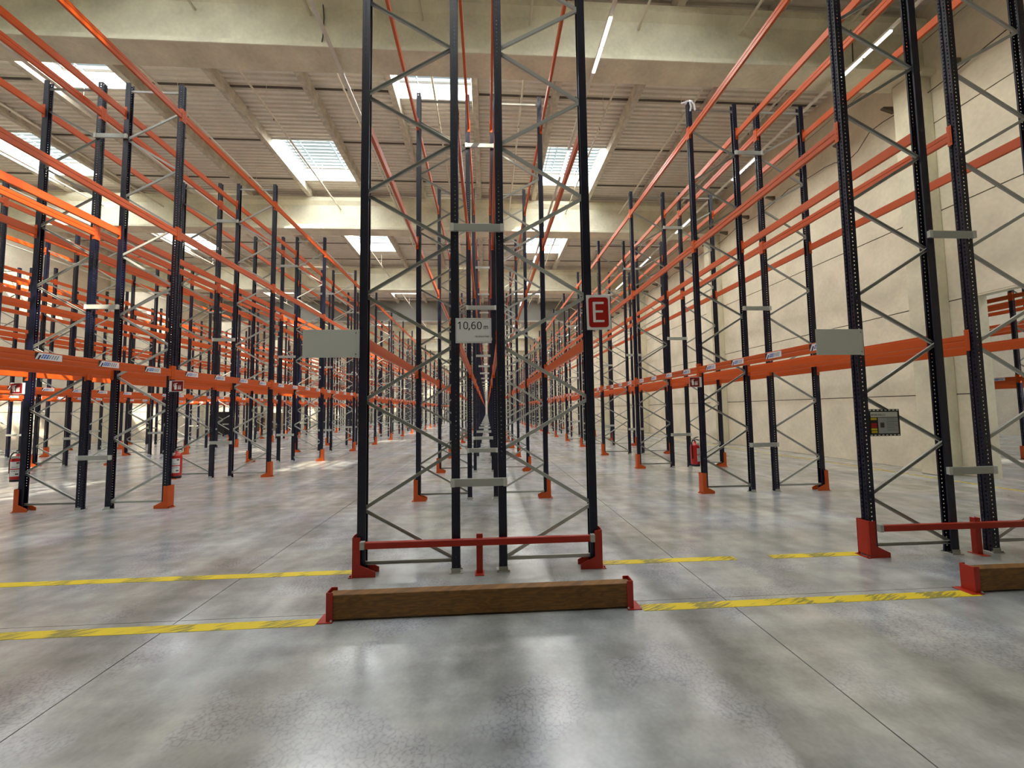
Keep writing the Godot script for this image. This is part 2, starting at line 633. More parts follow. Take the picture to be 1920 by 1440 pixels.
func prism_cached(which: String) -> Mesh:
	if cache.has(which):
		return cache[which]
	if which == "purlin":
		cache[which] = prism(PackedVector2Array([Vector2(-0.10, 0.0), Vector2(0.10, 0.0), Vector2(0.125, DECK_Y - BEAM_TOP), Vector2(-0.125, DECK_Y - BEAM_TOP)]), "z", -BEAM_PITCH / 2.0 + 0.01, BEAM_PITCH / 2.0 - 0.01)
	elif which == "girder":
		cache[which] = prism(PackedVector2Array([Vector2(-0.385, 10.61), Vector2(-0.375, SOFFIT), Vector2(0.375, SOFFIT), Vector2(0.385, 10.61), Vector2(0.385, 10.72), Vector2(0.11, 10.86), Vector2(0.10, 11.9), Vector2(0.24, 12.06), Vector2(0.25, 12.07), Vector2(0.25, BEAM_TOP), Vector2(-0.25, BEAM_TOP), Vector2(-0.25, 12.07), Vector2(-0.24, 12.06), Vector2(-0.10, 11.9), Vector2(-0.11, 10.86), Vector2(-0.385, 10.72)]), "x", WALL_L, WALL_R)
	return cache[which]

var window_count := 0
func skylight(x: float, z_near: float, z_far: float) -> void:
	# a raised curb with a glazed, barred top: daylight falls in through it
	window_count += 1
	var w := structure("window_%d" % window_count, "glazed rooflight with white curb and glazing bars")
	var wx := PURLIN_STEP - 0.26
	var wz := z_near - z_far
	w.position = Vector3(x, DECK_Y, (z_near + z_far) / 2.0)
	var hy := 0.55
	for s in [-1.0, 1.0]:
		part(w, "curb", box(0.04, hy, wz), M.curb, at(s * (wx / 2.0 + 0.02), hy / 2.0 - 0.03, 0))
		part(w, "curb", box(wx + 0.08, hy, 0.04), M.curb, at(0, hy / 2.0 - 0.03, s * (wz / 2.0 - 0.02)))
	part(w, "pane", box(wx + 0.08, 0.012, wz), M.glass, at(0, hy + 0.02, 0))
	var n := 13
	for k in range(1, n):
		part(w, "glazing_bar", box(wx, 0.05, 0.07), M.bar, at(0, hy - 0.03, -wz / 2.0 + wz * k / n))
	for s in [-0.62, 0.62]:
		part(w, "glazing_bar", box(0.03, 0.05, wz), M.bar, at(s, hy - 0.01, 0))
	part(w, "opener_rail", box(wx, 0.06, 0.06), M.bar, at(0, hy - 0.10, wz * 0.27))
	part(w, "opener_chain", box(0.02, 0.02, wz * 0.8), M.cable, at(-wx / 2.0 + 0.25, hy - 0.16, 0))
	var a := AreaLight3D.new()
	a.name = "daylight"
	a.area_size = Vector2(wx, wz)
	a.light_energy = DAYLIGHT_ENERGY
	a.light_color = Color(0.97, 0.985, 1.0)
	a.shadow_enabled = true
	a.area_range = 60.0
	w.add_child(a)
	a.rotation_degrees.x = -90
	a.position = Vector3(0, hy - 0.20, 0)

# ---------------------------------------------------------------- neighbouring hall seen through the wall opening
func build_side_hall() -> void:
	var x0 := WALL_R + 0.25
	var x1 := WALL_R + 18.0
	var w := structure("wall_side", "grey wall of the neighbouring hall")
	part(w, "wall_panel", box(0.3, 12.8, 60.0), M.wall, at(x1 + 0.15, 6.4, -18.0))
	part(w, "wall_panel", box(x1 - x0, 12.8, 0.3), M.wall, at((x0 + x1) / 2.0, 6.4, -48.2))
	part(w, "wall_panel", box(x1 - x0, 12.8, 0.3), M.wall, at((x0 + x1) / 2.0, 6.4, 12.2))
	var r := structure("ceiling", "plain roof deck of the neighbouring hall")
	for j in 6:
		for s in 2:
			var xa: float = x0 + (x1 - x0) * s / 2.0
			var xb: float = x0 + (x1 - x0) * (s + 1) / 2.0
			var za := 12.0 - 10.0 * j
			part(r, "deck_sheet", box(xb - xa, 0.2, 7.1), M.deck, at((xa + xb) / 2.0, DECK_Y + 0.1, za - 6.45))
			part(r, "deck_sheet", box((xb - xa - 2.46) / 2.0, 0.2, 2.9), M.deck, at(xa + (xb - xa - 2.46) / 4.0, DECK_Y + 0.1, za - 1.45))
			part(r, "deck_sheet", box((xb - xa - 2.46) / 2.0, 0.2, 2.9), M.deck, at(xb - (xb - xa - 2.46) / 4.0, DECK_Y + 0.1, za - 1.45))
			skylight((xa + xb) / 2.0, za, za - 2.9)  # unseen rooflights, added to brighten the neighbouring hall

# ---------------------------------------------------------------- racks
func upright_mesh(detail: bool) -> Mesh:
	# an omega channel: slotted front towards +x, holes in both flanks, open back with lips
	var key := "upright %s" % detail
	if cache.has(key):
		return cache[key]
	var st := new_st()
	var hx := 0.045
	var hz := 0.05
	var t := 0.0025
	if not detail:
		add_box(st, Vector3(-hx, 0, -hz), Vector3(hx, RACK_H, hz))
		cache[key] = st.commit()
		return cache[key]
	var strip := func(a: Vector3, b: Vector3) -> void:
		add_box(st, Vector3(minf(a.x, b.x), minf(a.y, b.y), minf(a.z, b.z)), Vector3(maxf(a.x, b.x), maxf(a.y, b.y), maxf(a.z, b.z)))
	# front face: three full-height strips and two slotted columns, the middle one set back
	strip.call(Vector3(hx - t, 0, -hz), Vector3(hx, RACK_H, -0.034))
	strip.call(Vector3(hx - t, 0, 0.034), Vector3(hx, RACK_H, hz))
	strip.call(Vector3(hx - 0.012, 0, -0.018), Vector3(hx - 0.012 + t, RACK_H, 0.018))
	strip.call(Vector3(hx - 0.012, 0, -0.020), Vector3(hx, RACK_H, -0.018))
	strip.call(Vector3(hx - 0.012, 0, 0.018), Vector3(hx, RACK_H, 0.020))
	# flanks and lips
	for s in [-1.0, 1.0]:
		strip.call(Vector3(-hx, 0, s * hz), Vector3(-0.002, RACK_H, s * (hz - t)))
		strip.call(Vector3(0.012, 0, s * hz), Vector3(hx, RACK_H, s * (hz - t)))
		strip.call(Vector3(-hx, 0, s * hz), Vector3(-hx + t, RACK_H, s * (hz - 0.018)))
	var rows := int(RACK_H / 0.05)
	for k in rows + 1:
		var y0 := 0.05 * k - 0.0135
		var y1 := minf(0.05 * k + 0.0135, RACK_H)
		y0 = maxf(y0, 0.0)
		for s in [-1.0, 1.0]:
			quad(st, Vector3(hx, y1, s * 0.027 + 0.0075), Vector3(hx, y1, s * 0.027 - 0.0075), Vector3(hx, y0, s * 0.027 - 0.0075), Vector3(hx, y0, s * 0.027 + 0.0075))
			var z: float = s * hz
			var ya := y0 - 0.006
			var yb := y1 + 0.005
			if k == 0:
				ya = 0.0
			yb = minf(yb, RACK_H)
			if s > 0:
				quad(st, Vector3(-0.002, yb, z), Vector3(0.012, yb, z), Vector3(0.012, ya, z), Vector3(-0.002, ya, z))
			else:
				quad(st, Vector3(0.012, yb, z), Vector3(-0.002, yb, z), Vector3(-0.002, ya, z), Vector3(0.012, ya, z))
	cache[key] = st.commit()
	return cache[key]

func foot_mesh() -> Mesh:
	if cache.has("foot"):
		return cache["foot"]
	var st := new_st()
	add_box(st, Vector3(-0.075, 0, -0.07), Vector3(0.075, 0.006, 0.07))
	for s in [-1.0, 1.0]:
		add_box(st, Vector3(-0.05, 0.006, s * 0.052 - 0.002), Vector3(0.05, 0.055, s * 0.052 + 0.002))
		add_chamfered(st, Vector3(0.009, 0.008, 0.009), 0.003, Vector3(s * 0.06, 0.014, 0.058))
	cache["foot"] = st.commit()
	return cache["foot"]

const NODE_OUT := 0.71
const NODE_IN := 0.13
const NODE_STEP := 1.21

func brace_list() -> Array:
	# [[from outer?, y], [to outer?, y]] ; u runs 0 (inner) to DEPTH (outer)
	var out := []
	out.append([0.0, NODE_IN, DEPTH, NODE_IN, 0.0])
	for k in 7:
		out.append([0.0, NODE_IN + NODE_STEP * k, DEPTH, NODE_OUT + NODE_STEP * k, 0.014])
		if k < 6:
			out.append([DEPTH, NODE_OUT + NODE_STEP * k, 0.0, NODE_IN + NODE_STEP * (k + 1), -0.014])
	out.append([0.0, 8.42, DEPTH, 8.42, 0.0])
	return out

func brace_mesh(length: float) -> Mesh:
	var key := "brace %.3f" % length
	if not cache.has(key):
		var st := new_st()
		# a lipped C channel, open to the back
		var l := length / 2.0
		add_box(st, Vector3(-l, -0.019, 0.010), Vector3(l, 0.019, 0.0125))
		add_box(st, Vector3(-l, 0.0165, -0.0125), Vector3(l, 0.019, 0.010))
		add_box(st, Vector3(-l, -0.019, -0.0125), Vector3(l, -0.0165, 0.010))
		cache[key] = st.commit()
	return cache[key]

func brace_place(b: Array) -> Transform3D:
	var a := Vector3(b[0], b[1], b[4])
	var c := Vector3(b[2], b[3], b[4])
	var d := (c - a)
	var ang := atan2(d.y, d.x)
	return Transform3D(Basis(Vector3(0, 0, 1), ang), (a + c) / 2.0)

func far_frame_mesh() -> Mesh:
	# one frame as a single mesh for the distance: two uprights, their bracing and feet; u = x from the inner upright
	if cache.has("far frame"):
		return cache["far frame"]
	var st := new_st()
	var up := upright_mesh(false)
	st.append_from(up, 0, Transform3D.IDENTITY)
	st.append_from(up, 0, at(DEPTH, 0, 0))
	cache["far uprights"] = st.commit()
	var st2 := new_st()
	for b in brace_list():
		var len_ := Vector2(b[2] - b[0], b[3] - b[1]).length()
		st2.append_from(box(len_, 0.038, 0.025), 0, brace_place(b))
	cache["far braces"] = st2.commit()
	cache["far frame"] = cache["far uprights"]
	return cache["far frame"]

func rack_frame(rack: Node3D, u0: float, s: float, z: float, detail: int) -> void:
	# s = 1: the outer upright lies towards +x
	var f := node(rack, "upright_frame", Vector3(u0, 0, z))
	if s < 0:
		f.rotation.y = PI
	if detail == 0:
		far_frame_mesh()
		part(f, "upright_pair", cache["far uprights"], M.blue)
		part(f, "bracing", cache["far braces"], M.galv)
		return
	var up := upright_mesh(detail == 2)
	part(f, "upright", up, M.blue, Transform3D(Basis(Vector3.UP, PI), Vector3.ZERO))
	part(f, "upright", up, M.blue, at(DEPTH, 0, 0))
	if detail == 2:
		part(f, "foot_plate", foot_mesh(), M.galv)
		part(f, "foot_plate", foot_mesh(), M.galv, at(DEPTH, 0, 0))
	for b in brace_list():
		var len_ := Vector2(b[2] - b[0], b[3] - b[1]).length() - 0.03
		part(f, "brace", brace_mesh(len_) if detail == 2 else box(len_, 0.038, 0.025), M.galv, brace_place(b))

func beam_mesh() -> Mesh:
	if cache.has("load beam"):
		return cache["load beam"]
	# boxed step beam: front face (+x) with a shallow rib line, small step on the back
	var l := PITCH / 2.0 - 0.055
	var pts := PackedVector2Array([Vector2(-0.022, -0.065), Vector2(-0.018, -0.07), Vector2(0.018, -0.07), Vector2(0.022, -0.066), Vector2(0.022, -0.012), Vector2(0.017, -0.006), Vector2(0.017, 0.006), Vector2(0.022, 0.012), Vector2(0.022, 0.066), Vector2(0.018, 0.07), Vector2(-0.010, 0.07), Vector2(-0.010, 0.045), Vector2(-0.022, 0.040)])
	cache["load beam"] = prism(pts, "z", -l, l)
	return cache["load beam"]

func connector_mesh() -> Mesh:
	if cache.has("connector"):
		return cache["connector"]
	var st := new_st()
	add_box(st, Vector3(-0.026, -0.135, -0.005), Vector3(0.030, 0.135, 0.0))
	add_box(st, Vector3(0.025, -0.135, 0.0), Vector3(0.030, 0.135, 0.048))
	for k in 4:
		add_box(st, Vector3(0.030, -0.11 + k * 0.06, 0.022), Vector3(0.034, -0.085 + k * 0.06, 0.034))
	cache["connector"] = st.commit()
	return cache["connector"]

func label_material() -> StandardMaterial3D:
	if M.has("sticker"):
		return M.sticker
	var im := Image.create(128, 32, false, Image.FORMAT_RGB8)
	im.fill(Color(0.92, 0.92, 0.93))
	for y in 32:
		var lean := (31 - y) / 2
		for x in 128:
			var u := x - lean
			var c := Color(0.93, 0.93, 0.94)
			if u < 2:
				c = Color(0.06, 0.06, 0.10)
			elif u < 12:
				c = Color(0.90, 0.90, 0.92)
			elif u < 20 and y > 10:
				c = Color(0.05, 0.06, 0.12)
			elif y > 5 and y < 26 and u > 24 and u < 106:
				var q := u % 12
				if u < 58:
					c = Color(0.22, 0.38, 0.72) if q < 8 else Color(0.86, 0.9, 0.96)
					if y > 12 and y < 17 and q > 2 and q < 6:
						c = Color(0.86, 0.9, 0.96)
				elif q < 6:
					c = Color(0.55, 0.58, 0.62)
			im.set_pixel(x, y, c)
	M.sticker = mat(Color.WHITE, 0.4)
	M.sticker.albedo_texture = ImageTexture.create_from_image(im)
	return M.sticker

func sticker_mesh() -> Mesh:
	if cache.has("sticker"):
		return cache["sticker"]
	var st := new_st()
	add_box(st, Vector3(0, -0.047, -0.18), Vector3(0.0015, 0.047, 0.18))
	var p := [Vector3(0.0018, 0.047, 0.18), Vector3(0.0018, 0.047, -0.18), Vector3(0.0018, -0.047, -0.18), Vector3(0.0018, -0.047, 0.18)]
	var uv := [Vector2(0, 0), Vector2(1, 0), Vector2(1, 1), Vector2(0, 1)]
	var st2 := new_st()
	for k in [0, 1, 2, 0, 2, 3]:
		st2.set_normal(Vector3.RIGHT)
		st2.set_uv(uv[k])
		st2.add_vertex(p[k])
	cache["sticker"] = st2.commit()
	return cache["sticker"]

const LEVELS_A := [2.595, 5.29, 7.87]
const LEVELS_B := [2.62, 5.43, 7.92]

func rack_row(label: String, cx: float, from_frame: int, bays: int, levels: Array, near_side: float, stickers: bool, fine_frames: int) -> Node3D:
	# near_side: which flank (+1 right, -1 left) faces the camera's aisle
	var rack := thing("double_pallet_rack", label, "rack", Vector3(cx, 0, 0), "rows of blue and orange pallet racking")
	for k in range(from_frame, from_frame + bays + 1):
		var z := -PITCH * k
		var d := 2 if k < 5 else (1 if k < fine_frames else 0)
		for s in [-1.0, 1.0]:
			rack_frame(rack, s * HALF_GAP, s, z, d)
		for y in [0.99, 3.92, 7.42]:
			var sp := part(rack, "row_spacer", box(2.0 * HALF_GAP + 0.10, 0.088, 0.035, 0.004), M.galv, at(0, y, z + 0.069))
			if k < 3:
				for s in [-1.0, 1.0]:
					part(sp, "end_tab", box(0.045, 0.094, 0.006), M.plate, at(s * (HALF_GAP + 0.03), 0, 0.019))
	for k in range(from_frame, from_frame + bays):
		var zc := -PITCH * (k + 0.5)
		for lv in 3:
			for side in [-1.0, 1.0]:
				for outer in [0, 1]:
					var x: float = side * (HALF_GAP + (DEPTH + 0.022 if outer == 1 else -0.022))
					var facing: float = side if outer == 1 else -side
					var xf := Transform3D(Basis.IDENTITY if facing > 0 else Basis(Vector3.UP, PI), Vector3(x, levels[lv], zc))
					var b := part(rack, "load_beam", beam_mesh(), M.orange, xf)
					if k < 9:
						part(b, "end_connector", connector_mesh(), M.orange, at(0, 0, PITCH / 2.0 - 0.050))
						part(b, "end_connector", connector_mesh(), M.orange, Transform3D(Basis(Vector3(1, 0, 0), PI), Vector3(0, 0, -PITCH / 2.0 + 0.050)))
					if stickers and lv == 0 and outer == 1 and side == near_side and k < 8:
						for q in [0.50, 1.40, 2.32, 3.20]:
							var zz: float = (PITCH / 2.0 - q) * facing
							part(b, "sticker", sticker_mesh(), label_material(), at(0.0225, 0.008, zz), "white sticker with blue print")
	return rack

func build_racks() -> void:
	rack_row("double pallet rack row that carries the red letter E sign", 0.0, 0, BAYS, LEVELS_A, 1.0, false, 10)
	rack_row("double pallet rack row beside the cream wall, with the load notice on its end", 5.947, 0, BAYS, LEVELS_A, -1.0, true, 9)
	rack_row("double pallet rack row with extinguishers on both flanks of one frame", -7.418, 0, BAYS, LEVELS_B, 1.0, true, 9)
	rack_row("middle pallet rack row between the extinguisher row and the row along the sunlit wall", -14.87, 1, BAYS - 1, LEVELS_B, 1.0, true, 8)
	rack_row("pallet rack row standing along the sunlit cream panel wall", -20.85, 2, BAYS - 2, LEVELS_B, 1.0, true, 8)
	rack_row("pallet rack row in the neighbouring hall, just through the wall opening", 18.6, 0, 7, LEVELS_A, -1.0, true, 4)
	rack_row("second pallet rack row in the neighbouring hall, behind the first one", 24.5, 0, 7, LEVELS_A, -1.0, false, 0)

# ---------------------------------------------------------------- floor guards
func guard_mesh() -> Mesh:
	# upright guard, outer side towards +x, foot tapering inwards; the upright centre is at x = 0
	if cache.has("guard"):
		return cache["guard"]
	var st := new_st()
	var pts := PackedVector2Array([Vector2(0.085, 0.0), Vector2(0.085, 0.425), Vector2(0.0, 0.425), Vector2(0.0, 0.135), Vector2(-0.165, 0.055), Vector2(-0.165, 0.0)])
	extrude(st, pts, "z", 0.074, 0.081)
	extrude(st, pts, "z", -0.081, -0.074)
	var arc := PackedVector2Array()
	for k in 7:
		var a := -PI / 2.0 + PI * k / 6.0
		arc.append(Vector2(0.070 + 0.022 * cos(a), 0.081 * signf(sin(a)) * sqrt(absf(sin(a)))))
	for k in range(6, -1, -1):
		var a := -PI / 2.0 + PI * k / 6.0
		arc.append(Vector2(0.064 + 0.021 * cos(a), 0.074 * signf(sin(a)) * sqrt(absf(sin(a)))))
	extrude(st, arc, "y", 0.03, 0.43)
	add_box(st, Vector3(0.084, 0, -0.09), Vector3(0.122, 0.007, 0.09))
	for s in [-1.0, 1.0]:
		add_chamfered(st, Vector3(0.009, 0.008, 0.009), 0.003, Vector3(0.108, 0.015, s * 0.06))
	cache["guard"] = st.commit()
	return cache["guard"]

const ORDINAL := ["first", "second", "third", "fourth", "fifth", "sixth", "seventh", "eighth", "ninth", "tenth", "eleventh", "twelfth", "thirteenth", "fourteenth", "fifteenth", "sixteenth", "seventeenth", "eighteenth", "nineteenth", "twentieth", "twenty-first", "twenty-second", "twenty-third", "twenty-fourth", "twenty-fifth"]

func guard_at(x: float, z: float, s: float, label: String, group: String) -> void:
	var g := part(self, "upright_guard", guard_mesh(), M.orange, Transform3D(Basis.IDENTITY if s > 0 else Basis(Vector3.UP, PI), Vector3(x, 0.001, z)))
	tag(g, label, "guard", group)

func timber_guard(x0: float, x1: float, label: String) -> void:
	var t := thing("timber_kick_rail", label, "barrier", Vector3(x0, 0, 0.95), "timber kick rails in front of the racks")
	var l := x1 - x0
	var bm := part(t, "timber_beam", box(l - 0.02, 0.205, 0.10, 0.004), M.timber, at(l / 2.0, 0.118, 0.0), "brown sawn timber beam")
	bm.material_override = M.timber
	for e in [[0.0, 1.0], [l, -1.0]]:
		var p := node(t, "steel_post", Vector3(e[0], 0, 0))
		part(p, "web", box(0.008, 0.245, 0.12, 0.002), M.red, at(-0.004 * e[1], 0.1225, 0))
		part(p, "flange", box(0.055, 0.245, 0.007, 0.002), M.red, at(0.022 * e[1], 0.1225, 0.058))
		part(p, "flange", box(0.055, 0.245, 0.007, 0.002), M.red, at(0.022 * e[1], 0.1225, -0.058))
		part(p, "base_plate", box(0.13, 0.008, 0.17, 0.002), M.red, at(-0.01 * e[1], 0.004, 0.0))
		part(p, "bolt", box(0.018, 0.016, 0.018, 0.004), M.bolt, at(0.042 * e[1], 0.016, 0.074))

func end_guard(cx: float, label: String) -> void:
	var t := thing("rack_end_guard", label, "guard", Vector3(cx, 0, 0), "red guards across the rack ends")
	for s in [-1.0, 1.0]:
		part(t, "corner_guard", guard_mesh(), M.red, Transform3D(Basis.IDENTITY if s > 0 else Basis(Vector3.UP, PI), Vector3(s * (HALF_GAP + DEPTH), 0.001, 0)))
		part(t, "rail_bracket", box(0.05, 0.085, 0.05, 0.004), M.galv, at(s * 1.262, 0.352, 0.108))
	part(t, "cross_rail", box(2.46, 0.072, 0.05, 0.006), M.red, at(0, 0.352, 0.112))
	var p := part(t, "centre_post", box(0.07, 0.43, 0.012, 0.002), M.red, at(0, 0.215, 0.082))
	part(p, "flange", box(0.008, 0.43, 0.05, 0.002), M.red, at(-0.031, 0, -0.028))
	part(p, "flange", box(0.008, 0.43, 0.05, 0.002), M.red, at(0.031, 0, -0.028))
	part(p, "base_plate", box(0.10, 0.008, 0.16, 0.002), M.red, at(0, -0.211, -0.01))

func build_guards() -> void:
	end_guard(0.0, "red steel guard rail across the end of the rack with the E sign")
	end_guard(5.947, "red steel guard rail across the end of the rack with the load notice")
	timber_guard(-1.29, 1.385, "brown timber kick rail in red posts in front of the E rack")
	timber_guard(4.70, 7.40, "brown timber kick rail in red posts in front of the load-notice rack")
	var rows := [[0.0, "E rack", 1, 14], [5.947, "rack beside the cream wall", 1, 14], [-7.418, "extinguisher rack", 1, 14], [-14.87, "middle rack", 2, 14], [-20.85, "rack along the sunlit wall", 3, 12], [18.6, "rack through the wall opening", 1, 6]]
	for r in rows:
		for k in range(r[2], r[3]):
			for s in [-1.0, 1.0]:
				guard_at(r[0] + s * (HALF_GAP + DEPTH), -PITCH * k, s, "orange foot guard, %s frame of the %s, flank towards %s" % [ORDINAL[k], r[1], "cream wall" if s > 0 else "sunlit wall"], "upright guards of the " + r[1])

# ---------------------------------------------------------------- lighting lines and pipes
func build_lighting() -> void:
	var lines := [[2.9, true, "white lighting trunking with lit tubes above the aisle beside the E rack"], [9.47, true, "white lighting trunking with lit tubes along the cream wall"], [-3.52, false, "unlit white lighting trunking between the E rack and the extinguisher rack"], [-11.1, false, "unlit white lighting trunking behind the extinguisher rack"], [-17.9, false, "unlit white lighting trunking beside the middle rack row"], [-23.85, false, "unlit white lighting trunking along the sunlit wall"]]
	for l in lines:
		var t := thing("lighting_trunking", l[2], "light rail", Vector3(l[0], 10.43, 0), "lighting trunking lines under the roof beams")
		part(t, "rail", box(0.085, 0.05, 95.0, 0.006), M.trunking, at(0, 0.025, -37.0))
		for i in range(-1, 8):
			part(t, "hanger", box(0.012, 0.14, 0.03), M.galv, at(0, 0.12, beam_z(i)))
		var z := -4.27
		var n := 0
		while z > -70.0:
			if l[1]:
				linear_light(l[0], z, "lit white tube light, %s along the lighting line %s" % [ORDINAL[n], "beside the E rack" if l[0] < 5.0 else "next to the cream wall"], "lit tubes of the " + ("aisle" if l[0] < 5.0 else "wall") + " lighting line", n)
			z -= 4.63
			n += 1
	var xs := [9.6, 6.9, 4.15, 1.29, -1.45, -4.2, -6.95, -9.7, -12.5, -15.2, -17.9, -20.6, -23.4]
	for j in xs.size():
		var x: float = xs[j]
		var p := thing("sprinkler_pipe", "thin cream sprinkler pipe under the roof, %s counted from the cream wall" % ORDINAL[j], "pipe", Vector3(x, 11.7, 0), "sprinkler pipes under the roof")
		part(p, "pipe", tube([Vector3(0, 0, 14.6), Vector3(0, 0, beam_z(3) + 0.49)], 0.034, 8), M.pipe)
		part(p, "pipe", tube([Vector3(0, 0, beam_z(3) + 0.43), Vector3(0, 0, -84.5)], 0.034, 8), M.pipe)
		for i in range(-1, 6):
			for q in [3.1, 7.6]:
				var hz: float = beam_z(i) - q
				part(p, "hanger_rod", box(0.01, 0.88, 0.01), M.pipe, at(0, 0.44, hz))
				if i < 3:
					part(p, "sprinkler_head", lathe(PackedVector2Array([Vector2(0.0, -0.09), Vector2(0.02, -0.085), Vector2(0.02, -0.075), Vector2(0.009, -0.07), Vector2(0.009, -0.02)]), 8), M.cable, at(0, 0, hz - 0.5))

func linear_light(x: float, z: float, label: String, group: String, n: int) -> void:
	var t := thing("tube_light", label, "light", Vector3(x, 10.393, z), group)
	for k in [0.0, -0.76]:
		part(t, "diffuser", box(0.085, 0.05, 0.72, 0.014), M.tube, at(0, 0.0, k + 0.36))
	part(t, "housing", box(0.09, 0.012, 1.5, 0.003), M.trunking, at(0, 0.029, -0.02))
	var a := AreaLight3D.new()
	a.name = "tube_glow"
	a.area_size = Vector2(0.08, 1.48)
	a.light_energy = TUBE_ENERGY
	a.light_color = Color(1.0, 0.985, 0.95)
	a.shadow_enabled = true
	a.area_range = 60.0
	t.add_child(a)
	a.rotation_degrees.x = -90
	a.position = Vector3(0, -0.028, -0.02)

# ---------------------------------------------------------------- signs
func rounded(w: float, h: float, r: float) -> PackedVector2Array:
	var pts := PackedVector2Array()
	for c in [[1, 1, 0.0], [-1, 1, PI / 2], [-1, -1, PI], [1, -1, 3 * PI / 2]]:
		for k in 5:
			var a: float = c[2] + PI / 2 * k / 4.0
			pts.append(Vector2(c[0] * (w / 2 - r) + cos(a) * r, c[1] * (h / 2 - r) + sin(a) * r))
	return pts

func build_signs() -> void:
	# the letter E
	var e := thing("letter_sign", "white plate with red field and white letter E on the rack upright", "sign", Vector3(1.416, 2.925, 0.056))
	e.rotation.z = 0.012
	part(e, "plate", box(0.285, 0.415, 0.004, 0.001), M.white, at(0, 0, 0))
	part(e, "field", prism(rounded(0.235, 0.355, 0.034), "z", 0.002, 0.0035), M.sign_red)
	var le := new_st()
	extrude(le, PackedVector2Array([Vector2(-0.062, -0.118), Vector2(0.062, -0.118), Vector2(0.067, -0.113), Vector2(0.067, -0.098), Vector2(0.062, -0.092), Vector2(-0.036, -0.092), Vector2(-0.036, -0.003), Vector2(0.048, -0.003), Vector2(0.053, 0.002), Vector2(0.053, 0.018), Vector2(0.048, 0.023), Vector2(-0.036, 0.023), Vector2(-0.036, 0.098), Vector2(0.060, 0.098), Vector2(0.065, 0.103), Vector2(0.065, 0.118), Vector2(0.060, 0.124), Vector2(-0.062, 0.124), Vector2(-0.067, 0.119), Vector2(-0.067, -0.113)]), "z", 0.0035, 0.0055)
	part(e, "letter", le.commit(), M.white)
	# bare backs of two aisle signs
	for a in [[-1.655, "rack with the E sign", -1.0], [4.36, "rack with the load notice", -1.0]]:
		var s := thing("sign_plate", "blank grey metal plate sticking out from the end upright, " + a[1], "sign", Vector3(a[0], 2.562, 0.068), "blank grey sign backs")
		part(s, "sheet", box(0.585, 0.315, 0.003, 0.001), M.plate)
		part(s, "flange", box(0.05, 0.32, 0.003, 0.001), M.plate, Transform3D(Basis(Vector3.UP, 0.25), Vector3(0.30, -0.002, -0.004)))
		for y in [-0.12, 0.12]:
			part(s, "rivet", lathe(PackedVector2Array([Vector2(0.007, 0.0), Vector2(0.006, 0.003), Vector2(0.0, 0.004)]), 8), M.cable, Transform3D(Basis(Vector3.RIGHT, PI / 2), Vector3(0.285, y, 0.002)))
	# clearance sign
	var c := thing("clearance_sign", "white notice reading 10,60 m between the inner uprights", "sign", Vector3(-0.05, 2.71, 0.056))
	part(c, "plate", box(0.41, 0.29, 0.003, 0.001), M.white)
	var bt := new_st()
	for q in [[-0.195, -0.135, 0.195, -0.133], [-0.195, 0.133, 0.195, 0.135], [-0.195, -0.135, -0.193, 0.135], [0.193, -0.135, 0.195, 0.135]]:
		add_box(bt, Vector3(q[0], q[1], 0.0016), Vector3(q[2], q[3], 0.0026))
	part(c, "border", bt.commit(), M.black)
	part(c, "figures", text_mesh("10,60", 0.085), M.black, at(-0.045, 0.055, 0.0025))
	part(c, "unit", text_mesh("m", 0.05), M.black, at(0.142, 0.04, 0.0025))
	part(c, "small_print", text_mesh("de altura baja", 0.019), M.black, at(0.10, -0.068, 0.0025))
	# load notice
	var n := thing("load_notice", "dark framed load notice with yellow and red bars on the rack upright", "sign", Vector3(4.902, 1.58, 0.036))
	part(n, "frame", box(0.40, 0.325, 0.004, 0.001), M.black)
	part(n, "header", box(0.345, 0.062, 0.002), M.plate, at(0.0, 0.098, 0.003))
	part(n, "title", text_mesh("MINERALES", 0.026, 0.001), M.black, at(-0.075, 0.094, 0.0045))
	part(n, "table", box(0.255, 0.19, 0.002), mat(Color(0.66, 0.68, 0.68), 0.5), at(0.047, -0.035, 0.003))
	var tm := new_st()
	for k in 9:
		var w := 0.10 + 0.03 * ((k * 7) % 3)
		add_box(tm, Vector3(0.03, 0.045 - k * 0.018, 0.004), Vector3(0.03 + w, 0.048 - k * 0.018, 0.005))
	add_box(tm, Vector3(-0.055, -0.06, 0.004), Vector3(-0.005, 0.0, 0.005))
	part(n, "small_print", tm.commit(), M.cable)
	var bars := [[Color(0.85, 0.75, 0.1), 0.045], [Color(0.05, 0.05, 0.05), 0.012], [Color(0.75, 0.05, 0.08), -0.018], [Color(0.75, 0.05, 0.08), -0.048], [Color(0.85, 0.75, 0.1), -0.080], [Color(0.85, 0.75, 0.1), -0.112]]
	for b in bars:
		part(n, "warning_bar", box(0.075, 0.025, 0.002), mat(b[0], 0.5), at(-0.135, b[1], 0.003))
	for y in [-0.150, 0.150]:
		for k in 8:
			part(n, "edge_dash", box(0.026, 0.011, 0.002), M.white, at(-0.175 + k * 0.05, y, 0.0025))
	# extinguisher signs
	extinguisher_sign(Vector3(-5.975, 2.35, -3.640), 1.0, "red extinguisher sign on the E-side flank of the extinguisher rack")
	extinguisher_sign(Vector3(4.515, 2.335, -3.640), -1.0, "red extinguisher sign on the rack beside the cream wall")
	extinguisher_sign(Vector3(-8.87, 2.335, -3.640), -1.0, "red extinguisher sign on the far flank of the extinguisher rack")
	extinguisher_sign(Vector3(WALL_L + 0.10, 2.6, -15.5), 1.0, "red extinguisher sign on the sunlit cream wall")

